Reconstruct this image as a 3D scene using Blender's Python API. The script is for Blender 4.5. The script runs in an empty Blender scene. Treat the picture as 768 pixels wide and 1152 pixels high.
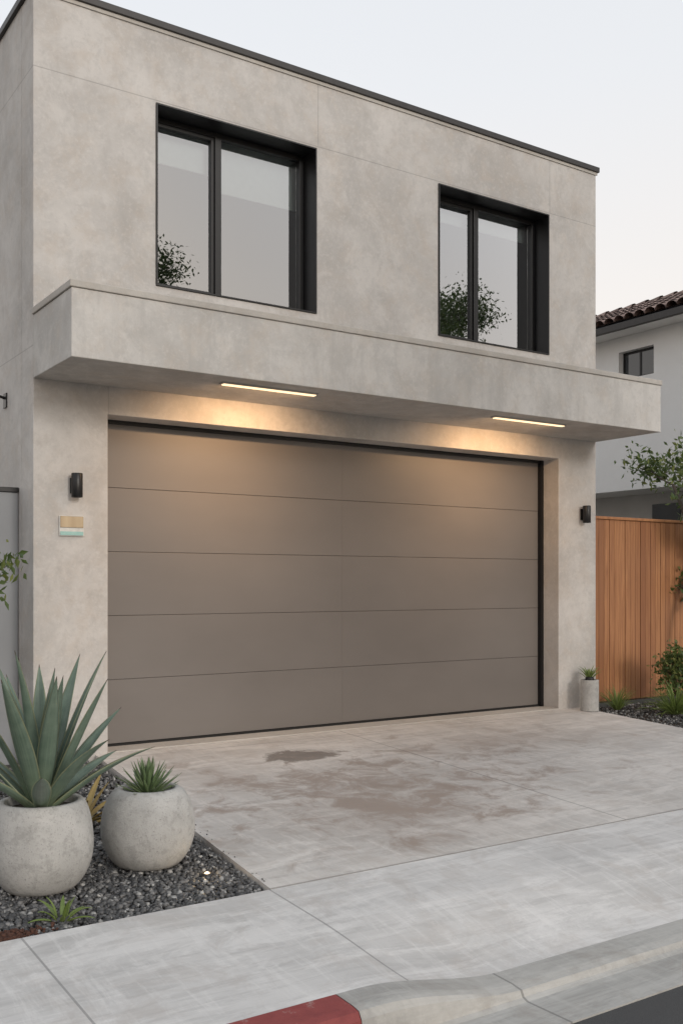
import bpy, math, random
import numpy as np
from mathutils import Vector, Matrix
random.seed(7); rng=np.random.default_rng(7)
S=bpy.context.scene
SL=0.05
def gz(y): return -SL*max(0.0,7.6-y)

# ---------------------------------------------------------------- node helper
class NB:
    def __init__(s,name):
        s.m=bpy.data.materials.new(name); s.m.use_nodes=True; s.nt=s.m.node_tree
        s.b=s.nt.nodes['Principled BSDF']; s.out=s.nt.nodes['Material Output']
        s._pos=None
    def n(s,t,**k):
        x=s.nt.nodes.new(t)
        for a,v in k.items(): setattr(x,a,v)
        return x
    def put(s,sock,v):
        if hasattr(v,'is_linked') or isinstance(v,bpy.types.NodeSocket): s.nt.links.new(v,sock)
        else: sock.default_value=v
    def pos(s):
        if s._pos is None: s._pos=s.n('ShaderNodeNewGeometry').outputs['Position']
        return s._pos
    def xyz(s):
        x=s.n('ShaderNodeSeparateXYZ'); s.put(x.inputs[0],s.pos()); return x.outputs
    def math(s,op,a,b=0.0,c=0.0):
        x=s.n('ShaderNodeMath',operation=op)
        s.put(x.inputs[0],a); s.put(x.inputs[1],b); s.put(x.inputs[2],c); return x.outputs[0]
    def noise(s,scale,detail=4,rough=0.55,stretch=None,dist=0.0,vec=None,loc=None,rot=None):
        v=vec or s.pos()
        if stretch or loc or rot:
            mp=s.n('ShaderNodeMapping'); s.put(mp.inputs[0],v)
            if stretch: mp.inputs['Scale'].default_value=stretch
            if loc: mp.inputs['Location'].default_value=loc
            if rot: mp.inputs['Rotation'].default_value=(0,0,math.radians(rot))
            v=mp.outputs[0]
        x=s.n('ShaderNodeTexNoise'); s.put(x.inputs['Vector'],v)
        x.inputs['Scale'].default_value=scale; x.inputs['Detail'].default_value=detail
        x.inputs['Roughness'].default_value=rough; x.inputs['Distortion'].default_value=dist
        return x.outputs['Fac']
    def ramp(s,f,stops):
        x=s.n('ShaderNodeValToRGB'); s.put(x.inputs[0],f)
        cr=x.color_ramp
        while len(cr.elements)<len(stops): cr.elements.new(0.5)
        for e,(p,c) in zip(cr.elements,stops):
            e.position=p; e.color=(c,c,c,1) if isinstance(c,(int,float)) else (*c,1)
        return x.outputs[0]
    def mix(s,f,a,b,mode='MIX'):
        x=s.n('ShaderNodeMix',data_type='RGBA',blend_type=mode)
        s.put(x.inputs[0],f)
        for i,v in ((6,a),(7,b)):
            s.put(x.inputs[i],(*v,1) if isinstance(v,tuple) and len(v)==3 else v)
        return x.outputs[2]
    def col(s,v): s.put(s.b.inputs['Base Color'],(*v,1) if isinstance(v,tuple) else v)
    def rough(s,v): s.put(s.b.inputs['Roughness'],v)
    def bump(s,h,strength=0.3,dist=0.01):
        x=s.n('ShaderNodeBump'); s.put(x.inputs['Height'],h)
        x.inputs['Strength'].default_value=strength; x.inputs['Distance'].default_value=dist
        s.put(s.b.inputs['Normal'],x.outputs[0])

def simple(name,c,rough=0.5,metal=0.0,var=0.12,scale=20,bump=0.0):
    k=NB(name); f=k.noise(scale)
    a=tuple(x*(1-var) for x in c); b=tuple(min(1,x*(1+var)) for x in c)
    k.col(k.mix(k.ramp(f,[(0.3,0.0),(0.7,1.0)]),a,b)); k.rough(rough)
    k.b.inputs['Metallic'].default_value=metal
    if bump: k.bump(f,bump)
    return k.m

def stucco(name,base,joints=(),streak=0.0,amp=1.0):
    k=NB(name); x,y,z=k.xyz()
    n1=k.noise(0.8,6,0.62,dist=0.4); n2=k.noise(4.5,8,0.72,dist=0.25); n3=k.noise(60,3,0.6); n4=k.noise(1.8,7,0.66,stretch=(1,1,0.4),loc=(3,7,1))
    n5=k.noise(1.9,9,0.74,dist=0.5,loc=(11,3,5)); n6=k.noise(11,8,0.75,dist=0.3,loc=(1,5,9)); n8=k.noise(28,5,0.75,loc=(4,4,2))
    dark=tuple(c*(1-0.14*amp) for c in base); lite=tuple(c*(1+0.11*amp) for c in base)
    warm=(base[0]*1.0,base[1]*0.93,base[2]*0.86)
    c=k.mix(k.ramp(n1,[(0.36,0.0),(0.62,1.0)]),dark,lite)
    c=k.mix(k.math('MULTIPLY',k.ramp(n2,[(0.48,0.0),(0.64,1.0)]),0.50*amp),c,warm)
    c=k.mix(k.math('MULTIPLY',k.ramp(n4,[(0.50,0.0),(0.60,1.0)]),0.28*amp),c,tuple(v*0.76 for v in base))
    c=k.mix(k.math('MULTIPLY',k.ramp(n5,[(0.50,0.0),(0.59,1.0)]),0.36*amp),c,tuple(min(1,v*1.26) for v in base))
    c=k.mix(k.math('MULTIPLY',k.ramp(n5,[(0.38,1.0),(0.47,0.0)]),0.28*amp),c,(base[0]*0.74,base[1]*0.71,base[2]*0.68))
    c=k.mix(k.math('MULTIPLY',k.ramp(n6,[(0.50,0.0),(0.61,1.0)]),0.28*amp),c,tuple(v*0.78 for v in base))
    c=k.mix(k.math('MULTIPLY',k.ramp(n8,[(0.53,0.0),(0.63,1.0)]),0.30*amp),c,tuple(min(1,v*1.22) for v in base))
    c=k.mix(k.math('MULTIPLY',k.ramp(n3,[(0.62,0.0),(0.75,1.0)]),0.25),c,tuple(v*0.7 for v in base))
    if streak:
        st=k.noise(7,5,0.65,stretch=(1,1,0.12))
        c=k.mix(k.math('MULTIPLY',k.ramp(st,[(0.5,0.0),(0.7,1.0)]),streak),c,tuple(v*0.72 for v in base))
    mask=None
    for ax,p,w,lims in joints:
        s_={'x':x,'y':y,'z':z}[ax]
        m=k.math('COMPARE',s_,p,w)
        for la,op,lv in lims:
            m=k.math('MULTIPLY',m,k.math('GREATER_THAN' if op=='>' else 'LESS_THAN',{'x':x,'y':y,'z':z}[la],lv))
        mask=m if mask is None else k.math('MAXIMUM',mask,m)
    h=k.math('ADD',k.math('MULTIPLY',n2,0.6),k.math('MULTIPLY',n3,0.25))
    if mask is not None:
        c=k.mix(k.math('MULTIPLY',mask,0.45),c,tuple(v*0.45 for v in base))
        h=k.math('SUBTRACT',h,k.math('MULTIPLY',mask,1.0))
    k.col(c); k.rough(k.ramp(n2,[(0.3,0.75),(0.7,0.95)])); k.bump(h,0.4,0.014)
    return k.m

M={}
M['facade']=stucco('facade_concrete',(0.508,0.486,0.464),
   joints=[('z',5.27,0.004,[]),('z',3.15,0.004,[('x','<',2.3)]),('x',4.835,0.004,[('z','>',5.27)]),('x',7.74,0.004,[('z','>',5.27)]),
           ('x',2.875,0.003,[('z','>',2.68),('z','<',2.9)])],amp=1.1)
M['canopy']=stucco('canopy_concrete',(0.530,0.512,0.488),streak=0.40,amp=1.1)
M['cap']=stucco('cap_concrete',(0.46,0.435,0.40),amp=0.7)
M['coping']=simple('coping_metal',(0.040,0.037,0.036),0.45,0.3)
M['black']=simple('black_metal',(0.012,0.012,0.013),0.38,0.2)
M['rubber']=simple('rubber_seal',(0.01,0.01,0.01),0.8)

k=NB('garage_door_paint'); n=k.noise(1.3,5,0.55,stretch=(0.5,1,1)); n2=k.noise(150,2); 
c=k.mix(k.ramp(n,[(0.3,0.0),(0.7,1.0)]),(0.153,0.139,0.130),(0.186,0.170,0.159)); k.col(c)
k.rough(k.ramp(n,[(0.3,0.42),(0.7,0.56)])); k.bump(n2,0.12,0.003); M['door']=k.m
M['seam']=simple('door_seam',(0.06,0.053,0.048),0.7)

def flatwork(name,base,joints,stains=False,seed=0):
    k=NB(name); x,y,z=k.xyz()
    n1=k.noise(0.7,6,0.62,dist=0.8,loc=(seed,seed,0)); n2=k.noise(3.2,8,0.72,dist=0.5,loc=(seed,2,0)); n3=k.noise(90,3,0.7)
    br=k.noise(4.5,8,0.74,stretch=(0.35,3.2,1),dist=0.35,rot=14); br2=k.noise(6,8,0.76,stretch=(2.6,0.35,1),dist=0.5,rot=-20)
    fine=k.noise(60,2,0.5,stretch=(0.15,4,1)); n7=k.noise(1.8,9,0.78,stretch=(0.5,2.0,1),dist=0.6,loc=(seed+3,8,0),rot=8)
    c=k.mix(k.ramp(n1,[(0.33,0.0),(0.66,1.0)]),tuple(v*0.84 for v in base),tuple(min(1,v*1.10) for v in base))
    c=k.mix(k.math('MULTIPLY',k.ramp(br,[(0.49,0.0),(0.62,1.0)]),0.50),c,tuple(v*0.68 for v in base))
    c=k.mix(k.math('MULTIPLY',k.ramp(br2,[(0.50,0.0),(0.62,1.0)]),0.42),c,tuple(min(1,v*1.28) for v in base))
    c=k.mix(k.math('MULTIPLY',k.ramp(n7,[(0.49,0.0),(0.58,1.0)]),0.50),c,tuple(min(1,v*1.32) for v in base))
    c=k.mix(k.math('MULTIPLY',k.ramp(n2,[(0.50,0.0),(0.64,1.0)]),0.48),c,(base[0]*0.76,base[1]*0.71,base[2]*0.67))
    c=k.mix(k.math('MULTIPLY',k.ramp(n3,[(0.60,0.0),(0.75,1.0)]),0.3),c,tuple(v*0.6 for v in base))
    c=k.mix(k.math('MULTIPLY',k.ramp(fine,[(0.5,0.0),(0.8,1.0)]),0.22),c,tuple(v*0.7 for v in base))
    if stains:
        def blob(cx,cy,rx,ry,lo,hi,wob):
            dx=k.math('DIVIDE',k.math('SUBTRACT',x,cx),rx); dy=k.math('DIVIDE',k.math('SUBTRACT',y,cy),ry)
            d=k.math('SQRT',k.math('ADD',k.math('MULTIPLY',dx,dx),k.math('MULTIPLY',dy,dy)))
            d=k.math('ADD',k.math('MULTIPLY',d,0.5),k.math('MULTIPLY',k.math('SUBTRACT',n2,0.5),wob))
            return k.ramp(d,[(lo,1.0),(hi,0.0)])
        wet=blob(4.22,6.86,0.38,0.21,0.38,0.50,1.2)
        c=k.mix(k.math('MULTIPLY',wet,0.85),c,(base[0]*0.28,base[1]*0.25,base[2]*0.23))
        b2=blob(3.95,5.30,1.0,0.85,0.05,0.62,2.4)
        c=k.mix(k.math('MULTIPLY',b2,0.85),c,(base[0]*0.52,base[1]*0.44,base[2]*0.39))
        b3=blob(4.4,5.9,1.7,0.8,0.0,0.55,3.2)
        c=k.mix(k.math('MULTIPLY',b3,0.70),c,(base[0]*0.56,base[1]*0.48,base[2]*0.43))
        b4=blob(5.9,6.6,1.3,0.5,0.0,0.55,3.0)
        c=k.mix(k.math('MULTIPLY',b4,0.50),c,(base[0]*0.58,base[1]*0.51,base[2]*0.47))
        b5=blob(3.3,6.4,0.7,0.7,0.0,0.5,3.2)
        c=k.mix(k.math('MULTIPLY',b5,0.40),c,(base[0]*0.58,base[1]*0.51,base[2]*0.47))
    mask=None
    for ax,p,w,lims in joints:
        s_={'x':x,'y':y}[ax]; m=k.math('COMPARE',s_,p,w)
        for la,op,lv in lims: m=k.math('MULTIPLY',m,k.math('GREATER_THAN' if op=='>' else 'LESS_THAN',{'x':x,'y':y}[la],lv))
        mask=m if mask is None else k.math('MAXIMUM',mask,m)
    h=k.math('ADD',k.math('MULTIPLY',fine,0.3),k.math('MULTIPLY',n3,0.3))
    if mask is not None:
        c=k.mix(k.math('MULTIPLY',mask,0.62),c,tuple(v*0.33 for v in base)); h=k.math('SUBTRACT',h,k.math('MULTIPLY',mask,1.5))
    k.col(c); k.rough(k.ramp(n2,[(0.3,0.55),(0.7,0.85)])); k.bump(h,0.3,0.006); return k.m
M['drive']=flatwork('driveway_concrete',(0.555,0.525,0.495),[('x',5.07,0.006,[]),('y',7.42,0.005,[]),('y',4.308,0.005,[])],stains=True)
M['walk']=flatwork('sidewalk_concrete',(0.545,0.53,0.515),[('x',2.45,0.005,[('y','>',3.0)]),('x',1.24,0.005,[]),('x',0.03,0.005,[]),('x',8.2,0.006,[]),('x',9.6,0.006,[]),('x',-1.2,0.006,[])],seed=5)
M['kerbc']=flatwork('kerb_concrete',(0.37,0.36,0.34),[('x',2.90,0.006,[]),('x',5.4,0.006,[])],seed=9)

k=NB('kerb_red_paint'); n=k.noise(9,6,0.7); n3=k.noise(70,3,0.7)
c=k.mix(k.ramp(n,[(0.3,0.0),(0.7,1.0)]),(0.19,0.035,0.035),(0.27,0.055,0.05))
c=k.mix(k.math('MULTIPLY',k.ramp(n,[(0.58,0.0),(0.64,1.0)]),0.6),c,(0.33,0.28,0.26)); k.col(c); k.rough(0.7); k.bump(n3,0.4,0.005); M['red']=k.m

k=NB('asphalt'); n=k.noise(260,3,0.7); n2=k.noise(1.2,5,0.6)
c=k.mix(k.ramp(n,[(0.4,0.0),(0.7,1.0)]),(0.035,0.036,0.038),(0.085,0.085,0.088)); c=k.mix(k.math('MULTIPLY',n2,0.3),c,(0.09,0.088,0.085)); k.col(c); k.rough(0.85); k.bump(n,0.8,0.006); M['asphalt']=k.m
M['soil']=simple('soil',(0.055,0.042,0.032),0.95,var=0.4,scale=30,bump=0.6)
M['ground']=simple('ground_earth',(0.13,0.12,0.10),0.95,var=0.3,scale=2)

k=NB('gravel_stone'); g=k.n('ShaderNodeNewGeometry'); r=g.outputs['Random Per Island']
c=k.ramp(r,[(0.0,(0.022,0.023,0.026)),(0.4,(0.052,0.053,0.056)),(0.7,(0.10,0.098,0.097)),(0.88,(0.20,0.195,0.19)),(1.0,(0.42,0.41,0.39))])
c=k.mix(k.math('MULTIPLY',k.noise(120,3),0.22),c,(0.2,0.19,0.18)); k.col(c); k.rough(0.45); M['gravel']=k.m

k=NB('pot_concrete'); n=k.noise(5,6,0.6,dist=0.5); n3=k.noise(110,3,0.7); n4=k.noise(22,6,0.75)
c=k.mix(k.ramp(n,[(0.3,0.0),(0.7,1.0)]),(0.35,0.345,0.332),(0.48,0.472,0.455))
c=k.mix(k.math('MULTIPLY',k.ramp(n4,[(0.51,0.0),(0.60,1.0)]),0.45),c,(0.25,0.245,0.232))
c=k.mix(k.math('MULTIPLY',k.ramp(n3,[(0.58,0.0),(0.68,1.0)]),0.6),c,(0.17,0.165,0.155)); k.col(c); k.rough(0.85)
k.bump(k.math('ADD',n3,n4),0.45,0.005); M['pot']=k.m

k=NB('cedar_wood'); at=k.n('ShaderNodeNewGeometry').outputs['Random Per Island']
gr=k.noise(14,6,0.65,stretch=(3,3,0.12),dist=0.8)
c=k.mix(k.ramp(gr,[(0.3,0.0),(0.7,1.0)]),(0.25,0.100,0.040),(0.50,0.235,0.10))
c=k.mix(k.ramp(at,[(0.0,0.0),(0.5,0.15),(1.0,0.8)]),c,(0.22,0.084,0.035)); k.col(c); k.rough(0.5); k.bump(gr,0.25,0.004); M['cedar']=k.m

def leafmat(name,body,body2,edge,base,tr=0.0):
    k=NB(name); a=k.n('ShaderNodeAttribute',attribute_name='lf'); sp=k.n('ShaderNodeSeparateXYZ'); k.put(sp.inputs[0],a.outputs['Vector'])
    t,e,ri=sp.outputs
    n=k.noise(14,4,0.6); c=k.mix(k.ramp(n,[(0.3,0.0),(0.7,1.0)]),body,body2)
    fib=k.noise(1.0,3,0.6,stretch=(2,9,5),vec=a.outputs['Vector'])
    c=k.mix(k.math('MULTIPLY',k.ramp(fib,[(0.45,0.0),(0.65,1.0)]),0.4),c,tuple(v*1.35 for v in body2))
    c=k.mix(k.math('MULTIPLY',k.ramp(ri,[(0.5,0.0),(1.0,1.0)]),0.4),c,tuple(v*0.6 for v in body))
    c=k.mix(k.ramp(t,[(0.0,0.7),(0.35,0.0)]),c,base)
    c=k.mix(k.math('MULTIPLY',k.ramp(e,[(0.80,0.0),(0.95,1.0)]),0.8),c,edge)
    c=k.mix(k.ramp(t,[(0.965,0.0),(0.985,1.0)]),c,(0.06,0.03,0.02))
    k.col(c); k.rough(0.45)
    return k.m
M['agave']=leafmat('agave_leaf',(0.080,0.122,0.090),(0.135,0.185,0.140),(0.36,0.37,0.20),(0.20,0.25,0.15))
M['aloe']=leafmat('aloe_leaf',(0.085,0.135,0.06),(0.14,0.20,0.09),(0.30,0.34,0.20),(0.14,0.19,0.09))
M['brom']=leafmat('dry_leaf',(0.24,0.15,0.045),(0.30,0.22,0.07),(0.36,0.26,0.1),(0.14,0.15,0.05))
M['grass']=leafmat('grass_blade',(0.10,0.16,0.035),(0.18,0.24,0.06),(0.22,0.27,0.08),(0.1,0.12,0.04))
def foliage(name,a_,b_,c_):
    k=NB(name); r=k.n('ShaderNodeNewGeometry').outputs['Random Per Island']
    k.col(k.ramp(r,[(0,a_),(0.5,b_),(1,c_)])); k.rough(0.5)
    tr=k.n('ShaderNodeBsdfTranslucent'); k.put(tr.inputs[0],(b_[0]*1.3,b_[1]*1.3,b_[2],1)); ms=k.n('ShaderNodeMixShader'); ms.inputs[0].default_value=0.25
    k.nt.links.new(k.b.outputs[0],ms.inputs[1]); k.nt.links.new(tr.outputs[0],ms.inputs[2]); k.nt.links.new(ms.outputs[0],k.out.inputs[0]); return k.m
M['fol']=foliage('tree_foliage',(0.03,0.055,0.018),(0.06,0.095,0.03),(0.11,0.14,0.045))
M['fol2']=foliage('shrub_foliage',(0.05,0.085,0.025),(0.09,0.135,0.04),(0.20,0.22,0.06))
M['bark']=simple('bark',(0.10,0.075,0.055),0.9,var=0.4,scale=25,bump=0.7)
M['mulch']=simple('mulch',(0.075,0.032,0.02),0.95,var=0.5,scale=60,bump=0.8)
M['white']=stucco('white_render',(0.82,0.81,0.795),amp=0.15)
M['shadewall']=stucco('shaded_render',(0.56,0.55,0.54),amp=0.3)  # shade under the neighbour's overhang put into a greyer base colour
M['gate']=simple('gate_panel',(0.26,0.27,0.285),0.55,var=0.06,scale=2)

k=NB('clay_roof_tile'); r=k.n('ShaderNodeNewGeometry').outputs['Random Per Island']
c=k.ramp(r,[(0,(0.14,0.095,0.08)),(0.5,(0.21,0.145,0.125)),(1,(0.30,0.22,0.19))]); k.col(c); k.rough(0.85); M['tile']=k.m

k=NB('brass'); n=k.noise(9,2,0.5,stretch=(1,1,0.1)); k.col(k.mix(k.ramp(n,[(0.35,0.0),(0.65,1.0)]),(0.24,0.18,0.12),(0.42,0.35,0.25))); k.b.inputs['Metallic'].default_value=0.75; k.rough(0.33); M['brass']=k.m
k=NB('plaque_glass'); n=k.noise(20); k.col(k.mix(n,(0.22,0.46,0.44),(0.42,0.62,0.58))); k.rough(0.15); M['teal']=k.m
M['plwhite']=simple('plaque_white',(0.60,0.59,0.56),0.4)
def emis(name,c,s):
    k=NB(name); k.col(c); k.put(k.b.inputs['Emission Color'],(*c,1)); k.b.inputs['Emission Strength'].default_value=s; return k.m
M['led']=emis('led_diffuser',(1.0,0.76,0.48),1.4)
M['ledlow']=emis('ground_lamp_lens',(1.0,0.80,0.52),3.0)

k=NB('window_glass'); gl=k.n('ShaderNodeBsdfGlossy'); gl.inputs['Roughness'].default_value=0.0; gl.inputs['Color'].default_value=(0.97,0.98,1.0,1)
trn=k.n('ShaderNodeBsdfTransparent'); trn.inputs[0].default_value=(0.62,0.68,0.68,1); fr=k.n('ShaderNodeFresnel'); fr.inputs[0].default_value=1.5
w=k.noise(0.9,1,0.3); bp=k.n('ShaderNodeBump'); k.put(bp.inputs['Height'],w); bp.inputs['Strength'].default_value=0.05; bp.inputs['Distance'].default_value=0.05; k.put(gl.inputs['Normal'],bp.outputs[0])
ms=k.n('ShaderNodeMixShader'); k.put(ms.inputs[0],k.math('MINIMUM',k.math('MULTIPLY_ADD',fr.outputs[0],16.0,-0.32),1.0))
k.nt.links.new(trn.outputs[0],ms.inputs[1]); k.nt.links.new(gl.outputs[0],ms.inputs[2]); k.nt.links.new(ms.outputs[0],k.out.inputs[0]); M['glass']=k.m
M['room']=simple('room_paint',(0.26,0.26,0.25),0.9,var=0.03)
M['blind']=simple('roller_blind',(0.70,0.71,0.70),0.8,var=0.03)

# ---------------------------------------------------------------- mesh helpers
def empty(name,loc=(0,0,0)):
    o=bpy.data.objects.new(name,None); S.collection.objects.link(o); o.empty_display_size=0.3; o.location=loc; return o
def meshobj(name,v,f,mat,parent=None,smooth=False,bevel=0,mats=None,mi=None):
    me=bpy.data.meshes.new(name); me.from_pydata([tuple(map(float,a)) for a in v],[],[tuple(map(int,a)) for a in f]); me.update()
    o=bpy.data.objects.new(name,me); S.collection.objects.link(o)
    for m in (mats or [mat]): me.materials.append(m)
    if mi is not None: me.polygons.foreach_set('material_index',mi)
    if smooth: me.polygons.foreach_set('use_smooth',[True]*len(me.polygons))
    if parent: o.parent=parent
    if bevel:
        b=o.modifiers.new('bev','BEVEL'); b.width=bevel; b.segments=2; b.limit_method='ANGLE'; b.angle_limit=math.radians(40)
    return o
def boxvf(x0,x1,y0,y1,z0,z1):
    v=[(x0,y0,z0),(x1,y0,z0),(x1,y1,z0),(x0,y1,z0),(x0,y0,z1),(x1,y0,z1),(x1,y1,z1),(x0,y1,z1)]
    f=[(0,3,2,1),(4,5,6,7),(0,1,5,4),(1,2,6,5),(2,3,7,6),(3,0,4,7)]; return v,f
def box(name,x0,x1,y0,y1,z0,z1,mat,parent=None,bevel=0):
    v,f=boxvf(x0,x1,y0,y1,z0,z1); return meshobj(name,v,f,mat,parent,bevel=bevel)
def merge(parts):
    V=[];F=[]
    for v,f in parts:
        o=len(V); V+=list(v); F+=[tuple(i+o for i in q) for q in f]
    return V,F
def wallgrid(name,xs,zs,holes,y0,y1,mat,parent,bevel=0.006):
    V=[];idx={};F=[]
    def vi(p):
        p=tuple(round(c,5) for c in p)
        if p not in idx: idx[p]=len(V); V.append(p)
        return idx[p]
    nx,nz=len(xs)-1,len(zs)-1
    sol=lambda i,j: 0<=i<nx and 0<=j<nz and (i,j) not in holes
    for i in range(nx):
        for j in range(nz):
            if not sol(i,j): continue
            a,b,c,d=xs[i],xs[i+1],zs[j],zs[j+1]
            F.append([vi(p) for p in ((a,y0,c),(b,y0,c),(b,y0,d),(a,y0,d))])
            F.append([vi(p) for p in ((a,y1,d),(b,y1,d),(b,y1,c),(a,y1,c))])
            if not sol(i-1,j): F.append([vi(p) for p in ((a,y0,c),(a,y0,d),(a,y1,d),(a,y1,c))])
            if not sol(i+1,j): F.append([vi(p) for p in ((b,y0,d),(b,y0,c),(b,y1,c),(b,y1,d))])
            if not sol(i,j-1): F.append([vi(p) for p in ((a,y0,c),(a,y1,c),(b,y1,c),(b,y0,c))])
            if not sol(i,j+1): F.append([vi(p) for p in ((a,y0,d),(b,y0,d),(b,y1,d),(a,y1,d))])
    return meshobj(name,V,F,mat,parent,bevel=bevel)
def lathe(prof,seg=64,c=(0,0,0)):
    V=[];F=[]
    for r,z in prof:
        for s in range(seg):
            a=2*math.pi*s/seg; V.append((c[0]+r*math.cos(a),c[1]+r*math.sin(a),c[2]+z))
    for i in range(len(prof)-1):
        for s in range(seg):
            t=(s+1)%seg; F.append((i*seg+s,i*seg+t,(i+1)*seg+t,(i+1)*seg+s))
    return V,F
def tube(path,rad,seg=8):
    V=[];F=[]; path=[Vector(p) for p in path]
    for i,p in enumerate(path):
        d=(path[min(i+1,len(path)-1)]-path[max(i-1,0)]).normalized()
        u=d.cross(Vector((0.31,0.2,0.93))); 
        if u.length<0.05: u=d.cross(Vector((1,0,0)))
        u.normalize(); w=d.cross(u)
        for s in range(seg):
            a=2*math.pi*s/seg; q=p+(u*math.cos(a)+w*math.sin(a))*rad[i]; V.append(tuple(q))
    for i in range(len(path)-1):
        for s in range(seg):
            t=(s+1)%seg; F.append((i*seg+s,i*seg+t,(i+1)*seg+t,(i+1)*seg+s))
    return V,F
def sheet(name,xs,ys,zf,mat,parent=None,thick=0.12):
    V=[];F=[];nx,ny=len(xs),len(ys)
    for y in ys:
        for x in xs:
            X=x(y) if callable(x) else x
            V.append((X,y,zf(X,y)))
    for j in range(ny-1):
        for i in range(nx-1):
            a=j*nx+i; F.append((a,a+1,a+nx+1,a+nx))
    per=[i for i in range(nx)]+[j*nx+nx-1 for j in range(1,ny)]+[(ny-1)*nx+i for i in range(nx-2,-1,-1)]+[j*nx for j in range(ny-2,0,-1)]
    o=len(V)
    for p in per: V.append((V[p][0],V[p][1],V[p][2]-thick))
    n=len(per)
    for q in range(n): F.append((per[q],o+q,o+(q+1)%n,per[(q+1)%n]))
    return meshobj(name,V,F,mat,parent)

# ---------------------------------------------------------------- ground
def sstep(a,b,t):
    t=min(1,max(0,(t-a)/(b-a))); return t*t*(3-2*t)
def dropx(x): return sstep(2.20,2.95,x)*(1-sstep(8.1,8.8,x))
def wz(x,y): return gz(y)-0.095*dropx(x)*(1-sstep(3.18,3.85,y))
prof=[(-400,-0.50),(-6.6,-0.50),(2.9,-0.50),(3.1,-0.36),(7.6,-0.10),(400,-0.10)]
V=[];F=[]
for x in (-400,400):
    for y,z in prof: V.append((x,y,z))
n=len(prof)
for i in range(n-1): F.append((i,n+i,n+i+1,i+1))
meshobj('ground',V,F,M['ground'])
sheet('road',[-60,60],[-5.6,2.73],lambda x,y:-0.365+0.0*y,M['asphalt'],thick=0.1)
sheet('far_sidewalk',[-60,60],[-8.2,-5.6],lambda x,y:-0.24,M['walk'],thick=0.2)
edge=lambda y: 2.46+(y-4.3)*0.094
sheet('driveway',[edge,3.2,4,5,6,7,8.2],list(np.linspace(4.304,7.6,12))+[7.9],lambda x,y:gz(y),M['drive'])
sheet('sidewalk',list(np.linspace(-14,1.9,10))+list(np.linspace(2.0,3.2,25))+list(np.linspace(3.4,7.8,12))+list(np.linspace(8,9,10))+[12,20,40],
      list(np.linspace(3.18,4.296,16)),lambda x,y:wz(x,y),M['walk'])
def kerb(name,xs,mat,parent):
    V=[];F=[]
    for x in xs:
        zt=wz(x,3.18)
        fl=dropx(x)
        P=[(3.178,zt-0.1),(3.178,zt+0.001),(3.06,zt-0.004),(3.025,zt-0.010),(3.008,zt-0.026*(1-fl)-0.012),(2.995-0.0*fl,-0.352),(2.97,-0.362),(2.731,-0.358),(2.731,-0.45)]
        V+= [(x,a,b) for a,b in P]
    m=9
    for i in range(len(xs)-1):
        for j in range(m-1): F.append((i*m+j,i*m+j+1,(i+1)*m+j+1,(i+1)*m+j))
    return V,F
kb=empty('kerb')
v,f=kerb('k',[-14,-8,-4,-2,0,1.0,1.6,2.10],None,None)
mi=[ (0 if (q%8)<5 else 1) for q in range(len(f))]
meshobj('red_painted_kerb',v,f,None,kb,mats=[M['red'],M['kerbc']],mi=mi,smooth=False)
v,f=kerb('k',list(np.linspace(2.103,3.0,24))+[4,5,6,7,8]+list(np.linspace(8.1,8.9,10))+[12,20,40],None,None)
meshobj('dropped_kerb',v,f,M['kerbc'],kb)

def bed(name,xs,ys,dz,mat): return sheet(name,xs,ys,lambda x,y:gz(y)-dz,mat,thick=0.05)
bed('planting_bed_soil',[-4,lambda y:edge(y)-0.004],[4.30,5,6,7,7.6],0.055,M['soil'])
bed('planting_bed_soil',[8.206,14],[4.30,5,6,7,7.72],0.055,M['soil'])

import bmesh
def icobase(sub):
    b=bmesh.new(); bmesh.ops.create_icosphere(b,subdivisions=sub,radius=1.0); b.verts.ensure_lookup_table()
    v=np.array([x.co[:] for x in b.verts]); f=np.array([[q.index for q in p.verts] for p in b.faces]); b.free(); return v,f
def fastmesh(name,V,F,mat,smooth=True,parent=None):
    me=bpy.data.meshes.new(name); nv=len(V); nf=len(F); k_=F.shape[1]
    me.vertices.add(nv); me.vertices.foreach_set('co',V.astype(np.float32).ravel())
    me.loops.add(nf*k_); me.loops.foreach_set('vertex_index',F.astype(np.int32).ravel())
    me.polygons.add(nf); me.polygons.foreach_set('loop_start',np.arange(0,nf*k_,k_,dtype=np.int32))
    me.polygons.foreach_set('use_smooth',np.full(nf,smooth)); me.update(calc_edges=True); me.validate()
    me.materials.append(mat); o=bpy.data.objects.new(name,me); S.collection.objects.link(o)
    if parent: o.parent=parent
    return o
def pebbles(name,pts,smin,smax,mat):
    bv,bf=icobase(1); n=len(pts)
    s=rng.uniform(smin,smax,(n,1,1))*np.array([1,1,0.6])*rng.uniform(0.7,1.25,(n,1,3))
    vj=bv[None]*(1+rng.uniform(-0.16,0.16,(n,len(bv),1)))*s
    q=rng.normal(size=(n,4)); q[:,1:3]*=0.35; q/=np.linalg.norm(q,axis=1,keepdims=True); w,x,y,z=q.T
    R=np.stack([1-2*(y*y+z*z),2*(x*y-z*w),2*(x*z+y*w),2*(x*y+z*w),1-2*(x*x+z*z),2*(y*z-x*w),2*(x*z-y*w),2*(y*z+x*w),1-2*(x*x+y*y)],1).reshape(n,3,3)
    vj=np.einsum('nij,nvj->nvi',R,vj)+pts[:,None,:]
    F=(bf[None]+ (np.arange(n)*len(bv))[:,None,None]).reshape(-1,3)
    return fastmesh(name,vj.reshape(-1,3),F,mat,True)
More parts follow.
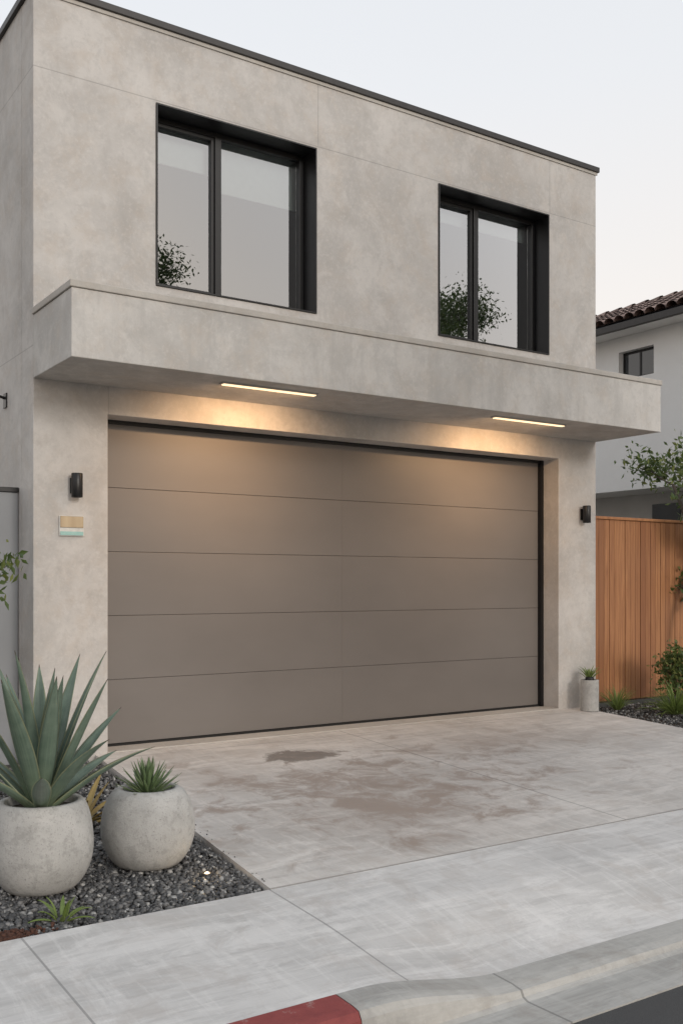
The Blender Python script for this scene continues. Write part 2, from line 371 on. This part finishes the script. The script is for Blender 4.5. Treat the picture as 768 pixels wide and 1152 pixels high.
def bedpts(n,x0,x1f,y0,y1,lift):
    y=rng.uniform(y0,y1,n); hi=np.array([x1f(t) for t in y]); x=x0+rng.random(n)*(hi-x0)
    z=-SL*np.maximum(0,7.6-y)-0.048+rng.random(n)*lift; return np.stack([x,y,z],1)
P=np.concatenate([bedpts(14000,0.5,lambda y:edge(y)-0.015,4.315,7.55,0.026),bedpts(8000,0.9,lambda y:edge(y)-0.015,4.315,5.6,0.026)])
pebbles('gravel',P,0.0080,0.0200,M['gravel'])
pebbles('gravel',bedpts(6500,8.22,lambda y:11.0,5.2,7.68,0.022),0.009,0.018,M['gravel'])
n=26; yy=rng.uniform(4.32,6.5,n); st=np.stack([np.array([edge(t) for t in yy])+np.abs(rng.normal(0,0.025,n)),yy,-SL*(7.6-yy)+0.004],1)
pebbles('loose_stones',st,0.003,0.007,M['gravel'])

# ---------------------------------------------------------------- main house
X0,X1=2.283,8.448; YF=7.6; ZR=5.86
H=empty('modern_concrete_house')
xs=[X0,2.871,3.277,4.816,6.223,7.724,7.873,X1]; zs=[-0.15,2.68,3.765,5.25,ZR]
holes={(1,0),(2,0),(3,0),(4,0),(5,0)}|{(2,2),(4,2)}
wallgrid('front_wall',xs,zs,holes,YF,7.90,M['facade'],H)
box('side_wall_left',X0,X0+0.25,7.90,17,-0.15,ZR,M['facade'],H)
box('side_wall_right',X1-0.25,X1,7.90,17,-0.15,ZR,M['facade'],H)
box('rear_wall',X0,X1,17,17.25,-0.15,ZR,M['facade'],H)
box('roof_slab',X0+0.25,X1-0.25,7.90,17,5.5,5.62,M['shadewall'],H)
box('floor_slab',X0+0.25,X1-0.25,7.91,17,3.0,3.2,M['room'],H)
v,f=merge([boxvf(X0-0.03,X1+0.03,YF-0.03,YF+0.30,ZR,ZR+0.055),boxvf(X0-0.03,X0+0.28,YF+0.30,17.28,ZR,ZR+0.055),boxvf(X1-0.28,X1+0.03,YF+0.30,17.28,ZR,ZR+0.055)])
meshobj('roof_coping',v,f,M['coping'],H,bevel=0.004)
box('coping_drip',X0-0.012,X1+0.012,YF-0.012,YF-0.001,ZR-0.03,ZR-0.001,M['cap'],H)
box('canopy',X0,X1,6.73,YF,2.90,3.378,M['canopy'],H,bevel=0.006)
box('canopy_cap',X0-0.012,X1+0.012,6.718,YF,3.380,3.430,M['cap'],H,bevel=0.006)
for i,(a,b) in enumerate(((3.55,4.39),(6.36,7.26))):
    box('led_housing_%d'%(i+1),a-0.015,b+0.015,6.915,6.985,2.888,2.8995,M['cap'],H)
    box('led_strip_%d'%(i+1),a,b,6.930,6.970,2.880,2.8875,M['led'],H)
    ld=bpy.data.lights.new('led_light','AREA'); ld.shape='RECTANGLE'; ld.size=b-a; ld.size_y=0.05; ld.energy=14.5; ld.color=(1.0,0.61,0.31); ld.spread=math.radians(130)
    lo=bpy.data.objects.new('led_light_%d'%(i+1),ld); S.collection.objects.link(lo); lo.location=((a+b)/2,6.95,2.872); lo.rotation_euler=(math.radians(45),0,0); lo.parent=H
D=empty('garage_door'); D.parent=H
ph=(2.655-0.03)/5
for i in range(5):
    z0=0.03+ph*i
    v,f=boxvf(2.80,7.832,7.865,7.90,z0+0.0015,z0+ph-0.0015)
    meshobj('door_panel_%d'%(i+1),v,f,M['door'],D,bevel=0.003)
    if i: box('seam_backing_%d'%i,2.80,7.832,7.872,7.899,z0-0.0014,z0+0.0014,M['seam'],D)
box('door_backing',2.80,7.86,7.901,7.93,0.0,2.70,M['rubber'],D)
box('door_seal_bottom',2.80,7.87,7.85,7.895,0.001,0.028,M['rubber'],D)
box('door_frame_right',7.834,7.872,7.82,7.899,0.0,2.679,M['black'],D)
box('door_frame_top',2.872,7.833,7.83,7.899,2.650,2.679,M['black'],D)
box('door_threshold',2.873,7.871,7.602,7.848,0.001,0.012,M['cap'],D)
for i in range(5):
    z0=0.03+ph*i
    box('panel_seam_%d'%(i+1),5.275,5.279,7.8640,7.8655,z0+0.012,z0+ph-0.012,M['door'],D)
def window(name,a,b,m,blinds):
    W=empty(name); W.parent=H
    z0,z1=3.765,5.25; t=0.012
    v,f=merge([boxvf(a+0.0005,a+t,YF-0.012,7.86,z0+t,z1-t),boxvf(b-t,b-0.0005,YF-0.012,7.86,z0+t,z1-t),boxvf(a+0.0005,b-0.0005,YF-0.012,7.86,z1-t,z1-0.0005),boxvf(a+0.0005,b-0.0005,YF-0.012,7.86,z0+0.0005,z0+t)])
    meshobj('lining',v,f,M['black'],W)
    fy0,fy1=7.79,7.85; A,B,C,E=a+t+0.001,b-t-0.001,z0+t+0.001,z1-t-0.001; w=0.045
    v,f=merge([boxvf(A,A+w,fy0,fy1,C,E),boxvf(B-w,B,fy0,fy1,C,E),boxvf(A+w,B-w,fy0,fy1,E-w,E),boxvf(A+w,B-w,fy0,fy1,C,C+w),boxvf(m-0.03,m+0.03,fy0-0.01,fy1,C+w,E-w)])
    meshobj('frame',v,f,M['black'],W,bevel=0.003)
    q=0.028;A2,B2,C2,E2=A+w+0.002,m-0.032,C+w+0.002,E-w-0.002
    v,f=merge([boxvf(A2,A2+q,fy0+0.008,fy1-0.005,C2,E2),boxvf(B2-q,B2,fy0+0.008,fy1-0.005,C2,E2),boxvf(A2+q,B2-q,fy0+0.008,fy1-0.005,E2-q,E2),boxvf(A2+q,B2-q,fy0+0.008,fy1-0.005,C2,C2+q)])
    meshobj('sash',v,f,M['black'],W,bevel=0.002)
    for i,(p,r) in enumerate(((A2+q,B2-q),(m+0.031,B-w))):
        meshobj('pane_%d'%(i+1),[(p,7.825,C+w),(r,7.825,C+w),(r,7.825,E-w),(p,7.825,E-w)],[(0,1,2,3)],M['glass'],W)
    for i,(p,r,zb) in enumerate(blinds):
        box('blind_%d'%(i+1),p,r,7.93,7.935,zb,5.26,M['blind'],W)
        box('blind_rail_%d'%(i+1),p,r,7.925,7.94,zb-0.02,zb-0.001,M['blind'],W)
    R=[(a-0.3,7.905,3.25),(b+0.3,7.905,3.25),(b+0.3,10.8,3.25),(a-0.3,10.8,3.25),(a-0.3,7.905,5.45),(b+0.3,7.905,5.45),(b+0.3,10.8,5.45),(a-0.3,10.8,5.45)]
    meshobj('room',R,[(0,1,2,3),(4,7,6,5),(1,5,6,2),(2,6,7,3),(3,7,4,0)],M['room'],W)
window('window',3.277,4.816,3.93,[(3.30,3.91,4.93),(3.95,4.80,4.80)])
window('window.001',6.223,7.724,6.87,[(6.24,6.85,5.05),(6.89,7.71,5.05)])
def sconce(x,z,h):
    o=empty('wall_lamp'); 
    box('back_plate',x-0.035,x+0.035,YF-0.014,YF-0.001,z-0.06,z+0.06,M['black'],o,bevel=0.003)
    box('arm',x-0.015,x+0.015,YF-0.03,YF-0.014,z-0.03,z+0.03,M['black'],o)
    v,f=lathe([(0.0,-h/2+0.012),(0.032,-h/2+0.012),(0.033,-h/2),(0.041,-h/2),(0.043,-h/2+0.003),(0.043,h/2-0.003),(0.041,h/2),(0.0,h/2)],32,(x,YF-0.064,z))
    q=meshobj('lamp_body',v,f,M['black'],o,smooth=True); 
    md=q.modifiers.new('e','EDGE_SPLIT'); md.split_angle=math.radians(35)
sconce(2.60,2.10,0.185); sconce(8.235,2.095,0.185)
o=empty('wall_plaque'); 
box('plate',2.478,2.672,YF-0.016,YF-0.001,1.71,1.868,M['plwhite'],o,bevel=0.003)
box('brass_face',2.484,2.666,YF-0.022,YF-0.0165,1.775,1.863,M['brass'],o,bevel=0.002)
box('glass_band',2.484,2.666,YF-0.021,YF-0.0165,1.716,1.745,M['teal'],o,bevel=0.002)
G=empty('side_gate')
box('gate_panel',-3.0,2.279,7.98,8.03,-0.08,2.06,M['gate'],G,bevel=0.004)
box('gate_top_rail',-3.0,2.279,7.965,8.045,2.062,2.10,M['black'],G,bevel=0.003)
bl=empty('side_wall_bracket')
box('plate',X0-0.012,X0-0.001,8.30,8.38,2.78,2.90,M['black'],bl,bevel=0.002)
v,f=tube([(X0-0.01,8.34,2.86),(X0-0.10,8.33,2.88),(X0-0.16,8.32,2.85)],[0.012,0.012,0.012],10); meshobj('arm',v,f,M['black'],bl,smooth=True)
v,f=lathe([(0.0,0.06),(0.025,0.055),(0.045,0.0),(0.043,0.0),(0.0,0.03)],20,(X0-0.16,8.32,2.79)); meshobj('shade',v,f,M['black'],bl,smooth=True)
Fn=empty('cedar_fence')
parts=[];x=8.452
while x<14.5:
    w=0.088; dy=rng.uniform(-0.003,0.003); parts.append(boxvf(x+0.003,x+w-0.003,7.72+dy,7.742+dy,0.02,2.065)); x+=w
v,f=merge(parts); meshobj('boards',v,f,M['cedar'],Fn,bevel=0.003)
box('top_cap',8.452,14.5,7.70,7.775,2.068,2.10,M['cedar'],Fn,bevel=0.004)
box('backing',8.452,14.5,7.746,7.77,0.0,2.06,M['bark'],Fn)

# ---------------------------------------------------------------- neighbour house
Nb=empty('white_stucco_house')
nx=13.9; z0n,z1n=2.98,5.68
wy0,wy1,wz0,wz1=11.22,11.98,4.93,5.42
v,f=merge([boxvf(nx,nx+0.3,8.5,wy0,z0n,z1n),boxvf(nx,nx+0.3,wy1,22,z0n,z1n),boxvf(nx,nx+0.3,wy0,wy1,z0n,wz0),boxvf(nx,nx+0.3,wy0,wy1,wz1,z1n)])
meshobj('upper_wall',v,f,M['white'],Nb)
box('upper_body',nx+0.3,22,8.5,22,z0n,z1n,M['white'],Nb)
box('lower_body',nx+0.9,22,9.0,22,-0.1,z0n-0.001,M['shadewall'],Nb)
v,f=merge([boxvf(nx+0.12,nx+0.16,wy0,wy1,wz0,wz0+0.04),boxvf(nx+0.12,nx+0.16,wy0,wy1,wz1-0.04,wz1),boxvf(nx+0.12,nx+0.16,wy0,wy0+0.04,wz0+0.04,wz1-0.04),boxvf(nx+0.12,nx+0.16,wy1-0.04,wy1,wz0+0.04,wz1-0.04),boxvf(nx+0.12,nx+0.16,11.58,11.62,wz0+0.04,wz1-0.04)])
meshobj('upper_window_frame',v,f,M['black'],Nb)
k=NB('dark_glass'); k.col((0.03,0.035,0.04)); k.rough(0.03); k.b.inputs['Specular IOR Level'].default_value=1.0; M['dglass']=k.m
box('upper_window_glass',nx+0.13,nx+0.14,wy0+0.04,wy1-0.04,wz0+0.04,wz1-0.04,M['dglass'],Nb)
box('lower_window',nx+0.86,nx+0.899,11.35,11.95,1.4,2.78,M['dglass'],Nb)
box('eave_soffit',nx-0.45,22.4,8.1,22.4,5.682,5.74,M['white'],Nb)
box('gutter',nx-0.52,nx-0.452,8.05,22.4,5.66,5.78,M['coping'],Nb,bevel=0.01)
ex,ez,rx,rz=nx-0.50,5.79,16.2,6.86
meshobj('roof_deck',[(ex,8.05,ez-0.02),(rx,8.05,rz-0.02),(rx,22.4,rz-0.02),(ex,22.4,ez-0.02),(22.4,8.05,ez-0.9),(22.4,22.4,ez-0.9)],[(0,1,2,3),(1,4,5,2)],M['coping'],Nb)
tp=[]; L=math.hypot(rx-ex,rz-ez); rows=8; u=((rx-ex)/L,(rz-ez)/L)
y=8.1
while y<22.3:
    for r in range(rows):
        s0=L*r/rows; s1=L*(r+1)/rows+0.05; V=[];jy=rng.uniform(-0.008,0.008)
        for s,lift,rad in ((s0,0.035,0.105),(s1,0.0,0.09)):
            cx=ex+u[0]*s; cz=ez+u[1]*s+lift
            for a in range(7):
                an=math.pi*a/6; V.append((cx-u[1]*math.sin(an)*rad*0.8,y+jy+math.cos(an)*rad,cz+math.sin(an)*rad*0.8))
        F=[(a,a+1,a+8,a+7) for a in range(6)]+[(0,7,13,6)]
        tp.append((V,F))
    y+=0.215
v,f=merge(tp); meshobj('clay_tiles',v,f,M['tile'],Nb)
rt=[];y=8.1
while y<22.3:
    rt.append(tube([(rx,y,rz+0.03),(rx,y+0.36,rz+0.01)],[0.13,0.11],10)); y+=0.34
v,f=merge(rt); meshobj('ridge_tiles',v,f,M['tile'],Nb)

# ---------------------------------------------------------------- plants
def leaf(base,az,el,L,W,bow,ri,nseg=14,cup=0.35,twist=0.0):
    V=[];A=[];F=[]
    p=Vector(base); e=el; out=Vector((math.cos(az),math.sin(az),0)); side=Vector((-math.sin(az),math.cos(az),0))
    ns=7
    for i in range(nseg+1):
        t=i/nseg
        wd=W*(0.62+0.38*math.sin(min(1,t/0.45)*math.pi/2))*(1-max(0,(t-0.35)/0.65)**1.9)
        if i==nseg: wd=W*0.01
        d=out*math.cos(e)+Vector((0,0,1))*math.sin(e); nrm=-out*math.sin(e)+Vector((0,0,1))*math.cos(e)
        sd=(side*math.cos(twist*t)+nrm*math.sin(twist*t)); nr=nrm*math.cos(twist*t)-side*math.sin(twist*t)
        th=W*0.16*(1-t)*1.0+0.0015
        for j in range(ns):
            s=-1+2*j/(ns-1)
            V.append(p+sd*(s*wd/2)+nr*(cup*wd*(s*s)*0.5)); A.append((t,abs(s),ri))
        for j in range(1,ns-1):
            s=1-2*j/(ns-1)
            V.append(p+sd*(s*wd/2)+nr*(cup*wd*(s*s)*0.5-th*(1-s*s))); A.append((t,abs(s)*0.7,ri))
        p=p+d*(L/nseg); e-=bow/nseg*(0.4+1.2*t)
    m=2*ns-2
    for i in range(nseg):
        for j in range(m):
            k_=(j+1)%m; F.append((i*m+j,i*m+k_,(i+1)*m+k_,(i+1)*m+j))
    return V,F,A
def plant(name,leaves,mat,parent=None,smooth=True):
    V=[];F=[];A=[]
    for v,f,a in leaves:
        o=len(V);V+=v;F+=[tuple(i+o for i in q) for q in f];A+=a
    o=meshobj(name,V,F,mat,parent,smooth=smooth)
    at=o.data.attributes.new('lf','FLOAT_VECTOR','POINT'); at.data.foreach_set('vector',np.array(A,dtype=np.float32).ravel()); return o
def potprof(R,h,ro):
    pr=[(0.0,0.0),(R*0.44,0.0),(R*0.50,0.006)]
    zc=h*0.50
    for i in range(1,26):
        t=i/26; z=h*t
        zz=(z-zc)/(h*0.5)
        lim=0.50 if zz<0 else ro/R
        r=R*(lim+(1-lim)*(1-abs(zz)**2.0)**(0.62 if zz<0 else 0.7))
        pr.append((r,z))
    pr+=[(ro+0.003,h-0.004),(ro-0.004,h),(ro-0.020,h),(ro-0.027,h-0.006),(ro-0.026,h-0.05),(0.0,h-0.04)]
    return pr
def pot(name,x,y,R,h,ro):
    z=gz(y)-0.035; E=empty(name)
    pr=potprof(R,h,ro); v,f=lathe(pr[:-2]+[(ro-0.028,h-0.055)],72,(x,y,z)); meshobj('concrete_bowl',v,f,M['pot'],E,smooth=True)
    v,f=lathe([(ro-0.027,h-0.045),(0.08,h-0.035),(0.0,h-0.03)],40,(x,y,z)); meshobj('potting_soil',v,f,M['soil'],E,smooth=True)
    return E,(x,y,z+h-0.04)
E,c=pot('concrete_planter',1.52,4.93,0.252,0.445,0.200)
lv=[];ga=2.39996
for i in range(22):
    q=i/21; az=i*ga+0.4; el=math.radians(87-60*q**1.1+random.uniform(-4,4)); Lh=0.70+0.06*math.sin(i*1.7)+(0.06 if 2<i<13 else -0.03 if i<=2 else -0.08)
    r=0.012+0.045*q; b=(c[0]+math.cos(az)*r,c[1]+math.sin(az)*r,c[2]+0.02*(1-q))
    lv.append(leaf(b,az,el,Lh,0.090+0.012*random.random(),random.uniform(-0.12,0.22)+0.22*(q>0.7),random.random(),twist=random.uniform(-0.35,0.35)))
AG=empty('agave_plant'); plant('leaves',lv,M['agave'],AG)
E2,c2=pot('concrete_planter',2.12,5.02,0.248,0.42,0.165)
lv=[]
for i in range(58):
    q=i/57; az=i*ga; el=math.radians(88-70*q+random.uniform(-5,5)); r=0.005+0.035*q
    b=(c2[0]+math.cos(az)*r,c2[1]+math.sin(az)*r,c2[2]+0.03*(1-q))
    lv.append(leaf(b,az,el,0.15+0.03*random.random(),0.024,random.uniform(-0.2,0.25),random.random(),nseg=8,cup=0.2))
AL=empty('aloe_plant'); plant('leaves',lv,M['aloe'],AL)
def rosette(name,x,y,n,L,W,mat,e0=80,e1=20,bow=0.6,zoff=-0.03,seg=8):
    lv=[]
    for i in range(n):
        q=i/max(1,n-1); az=i*ga+random.uniform(-.3,.3); el=math.radians(e0-(e0-e1)*q+random.uniform(-7,7))
        lv.append(leaf((x+math.cos(az)*0.02,y+math.sin(az)*0.02,gz(y)+zoff),az,el,L*random.uniform(0.75,1.1),W,bow*random.uniform(0.5,1.3),random.random(),nseg=seg,cup=0.3))
    return plant(name,lv,mat)
rosette('bromeliad_plant',2.06,5.9,14,0.38,0.045,M['brom'],60,10,0.7)
rosette('bromeliad_plant',1.1,6.0,18,0.5,0.05,M['agave'],80,20,0.5)
rosette('sprout_plant',1.47,4.47,12,0.15,0.022,M['grass'],85,15,1.0)
rosette('grass_tuft',8.95,6.95,150,0.40,0.012,M['grass'],88,20,1.2)
rosette('grass_tuft',8.62,7.45,70,0.28,0.010,M['grass'],88,35,0.8)
rosette('agave_small_plant',9.35,6.55,34,0.30,0.032,M['grass'],85,20,0.5)
pm=np.stack([rng.normal(1.14,0.10,450),rng.uniform(4.33,4.43,450),np.zeros(450)],1); pm[:,2]=-SL*(7.6-pm[:,1])-0.02+rng.random(450)*0.012
pebbles('red_mulch',pm,0.006,0.014,M['mulch'])
gl_=empty('ground_lamp'); gx,gy=2.30,4.68; zz=gz(gy)-0.02
v,f=lathe([(0.0,0.012),(0.014,0.012),(0.016,0.016),(0.028,0.016),(0.030,0.0),(0.030,-0.03)],32,(gx,gy,zz)); meshobj('ring',v,f,M['coping'],gl_,smooth=True)
v,f=lathe([(0.0,0.020),(0.008,0.019),(0.0135,0.013)],24,(gx,gy,zz)); meshobj('lens',v,f,M['ledlow'],gl_,smooth=True)
pl=bpy.data.lights.new('ground_lamp_glow','POINT'); pl.energy=0.2; pl.color=(1,0.75,0.45); pl.shadow_soft_size=0.012
po=bpy.data.objects.new('ground_lamp_glow',pl); S.collection.objects.link(po); po.location=(gx,gy,zz+0.035); po.parent=gl_
cp=empty('cylinder_planter'); cx,cy=8.13,7.40
v,f=lathe([(0.0,0.0),(0.093,0.0),(0.096,0.004),(0.096,0.325),(0.092,0.33),(0.08,0.33),(0.078,0.30)],40,(cx,cy,gz(cy)+0.001)); q=meshobj('body',v,f,M['pot'],cp,smooth=True); q.modifiers.new('e','EDGE_SPLIT')
v,f=lathe([(0.079,0.305),(0.0,0.305)],30,(cx,cy,gz(cy))); meshobj('soil',v,f,M['soil'],cp)
v,f=lathe([(0.0,0.30),(0.045,0.30),(0.047,0.345),(0.040,0.36),(0.0,0.362)],30,(cx,cy,gz(cy))); meshobj('dark_cap',v,f,M['black'],cp,smooth=True)
lv=[leaf((cx+0.03,cy+0.03,gz(cy)+0.3),i*ga,math.radians(80-1.2*i),0.16+0.05*random.random(),0.02,0.8,random.random(),nseg=6) for i in range(24)]
plant('leaves',lv,M['grass'],cp)

def tree(name,base,height,spread,lean,nleaf,lsize,fol,r0=0.12,levels=3,start=0.35,cl=0.4,seed=1,squash=0.8,top=None):
    rs=random.Random(seed); g=np.random.default_rng(seed); T=empty(name); segs=[];tips=[]
    def grow(p,d,L,r,lev):
        path=[p.copy()];rad=[r];q=p.copy();dd=d.copy()
        for i in range(5):
            dd=(dd+Vector((rs.gauss(0,.13),rs.gauss(0,.13),rs.gauss(0.02,.08)))).normalized(); q=q+dd*(L/5); path.append(q.copy()); rad.append(r*(1-0.55*(i+1)/5))
            if lev<levels and (lev>0 or (i+1)/5>start):
                for _ in range(2 if lev==0 else rs.choice((1,2))):
                    a=rs.uniform(0,2*math.pi); side=Vector((math.cos(a),math.sin(a),rs.uniform(0.0,0.7)*squash)).normalized()
                    nd=(dd*0.45+side*0.9).normalized(); grow(q.copy(),nd,L*spread*rs.uniform(0.6,1.0)*(1-0.25*i/5),rad[-1]*0.6,lev+1)
            if lev>=levels-1 and i>=1: tips.append(q.copy())
        segs.append(tube(path,rad,7 if lev<2 else 4)); tips.append(q.copy())
    grow(Vector(base),Vector(lean).normalized(),height,r0,0)
    v,f=merge(segs); tp_=np.array([t[:] for t in tips])
    if top:
        b0=np.array(base); sc=(top-b0[2])/(tp_[:,2].max()-b0[2]); tp_=b0+(tp_-b0)*sc; v=[tuple(b0+(np.array(a)-b0)*sc) for a in v]
    meshobj('trunk_and_limbs',v,f,M['bark'],T,smooth=True)
    idx=g.integers(0,len(tp_),nleaf); dens=g.random(len(tp_))
    idx=idx[g.random(nleaf)<0.35+0.65*dens[idx]]; n=len(idx)
    c_=tp_[idx]+g.normal(0,cl*0.45,(n,3))
    a=g.normal(size=(n,3)); a/=np.linalg.norm(a,axis=1,keepdims=True); b=np.cross(a,g.normal(size=(n,3))); b/=np.linalg.norm(b,axis=1,keepdims=True)
    s=(lsize*g.uniform(0.6,1.3,(n,1))); nn=np.cross(a,b)
    V=np.stack([c_-a*s,c_+b*s*0.42+nn*s*0.12,c_+a*s,c_-b*s*0.42+nn*s*0.12],1).reshape(-1,3); F=np.arange(4*n).reshape(n,4)
    fastmesh('foliage',V,F,fol,False,T); return T
tree('street_tree',(6.4,-7.0,-0.2),7.0,0.50,(0,0,1),90000,0.06,M['fol'],0.2,seed=3,cl=0.62,top=9.8)
tree('street_tree',(16.9,-7.0,-0.2),7.0,0.50,(0,0,1),90000,0.06,M['fol'],0.2,seed=3,cl=0.66,top=10.3)
tree('garden_tree',(9.86,7.0,-0.05),2.75,0.42,(-0.05,0,1),5200,0.045,M['fol2'],0.04,seed=8,cl=0.22,top=3.2)
tree('garden_shrub',(9.40,7.2,-0.05),0.55,0.6,(0,0,1),2200,0.03,M['fol2'],0.015,seed=12,cl=0.14,start=0.0)
tree('olive_shrub',(1.38,6.9,-0.08),1.85,0.36,(0,0,1),1800,0.035,M['fol2'],0.025,seed=21,cl=0.12,start=0.5)

# ---------------------------------------------------------------- world, sun, camera
SUNEL,SUNROT=math.radians(17),math.radians(174)
w=bpy.data.worlds.new('World'); S.world=w; w.use_nodes=True; nt=w.node_tree; bg=nt.nodes['Background']
sky=nt.nodes.new('ShaderNodeTexSky'); sky.sky_type='NISHITA'; sky.sun_disc=False; sky.sun_elevation=SUNEL; sky.sun_rotation=SUNROT; sky.dust_density=2.0; sky.air_density=1.0
tc=nt.nodes.new('ShaderNodeTexCoord'); sp=nt.nodes.new('ShaderNodeSeparateXYZ'); nt.links.new(tc.outputs['Generated'],sp.inputs[0])
cr=nt.nodes.new('ShaderNodeValToRGB'); nt.links.new(sp.outputs[2],cr.inputs[0])
e=cr.color_ramp.elements; e[0].position=0.0; e[0].color=(0.99,0.82,0.70,1); e[1].position=0.8; e[1].color=(0.77,0.82,0.875,1)
x=cr.color_ramp.elements.new(0.22); x.color=(0.98,0.90,0.825,1)
x=cr.color_ramp.elements.new(0.44); x.color=(0.88,0.88,0.885,1)
sc=nt.nodes.new('ShaderNodeVectorMath'); sc.operation='SCALE'; sc.inputs[3].default_value=8.6; nt.links.new(cr.outputs[0],sc.inputs[0])
mx=nt.nodes.new('ShaderNodeMix'); mx.data_type='RGBA'; mx.inputs[0].default_value=0.80
nt.links.new(sky.outputs[0],mx.inputs[6]); nt.links.new(sc.outputs[0],mx.inputs[7]); nt.links.new(mx.outputs[2],bg.inputs[0]); bg.inputs[1].default_value=0.134
sd=bpy.data.lights.new('sun','SUN'); sd.energy=1.2; sd.angle=math.radians(14); sd.color=(1.0,0.955,0.90)
so=bpy.data.objects.new('sun',sd); S.collection.objects.link(so)
dirv=Vector((math.sin(SUNROT)*math.cos(SUNEL),math.cos(SUNROT)*math.cos(SUNEL),math.sin(SUNEL)))
so.rotation_euler=dirv.to_track_quat('Z','Y').to_euler(); so.location=(10,-10,12)

cam=bpy.data.cameras.new('camera'); co=bpy.data.objects.new('camera',cam); S.collection.objects.link(co)
co.location=(0,0,1.34); co.rotation_euler=(math.radians(90),0,math.radians(-33.8))
cam.sensor_fit='VERTICAL'; cam.sensor_height=36; cam.lens=1127/1152*36; cam.shift_y=(657-576)/1152; cam.clip_end=2000
S.camera=co
S.view_settings.view_transform='Standard'; S.view_settings.look='None'; S.view_settings.exposure=0
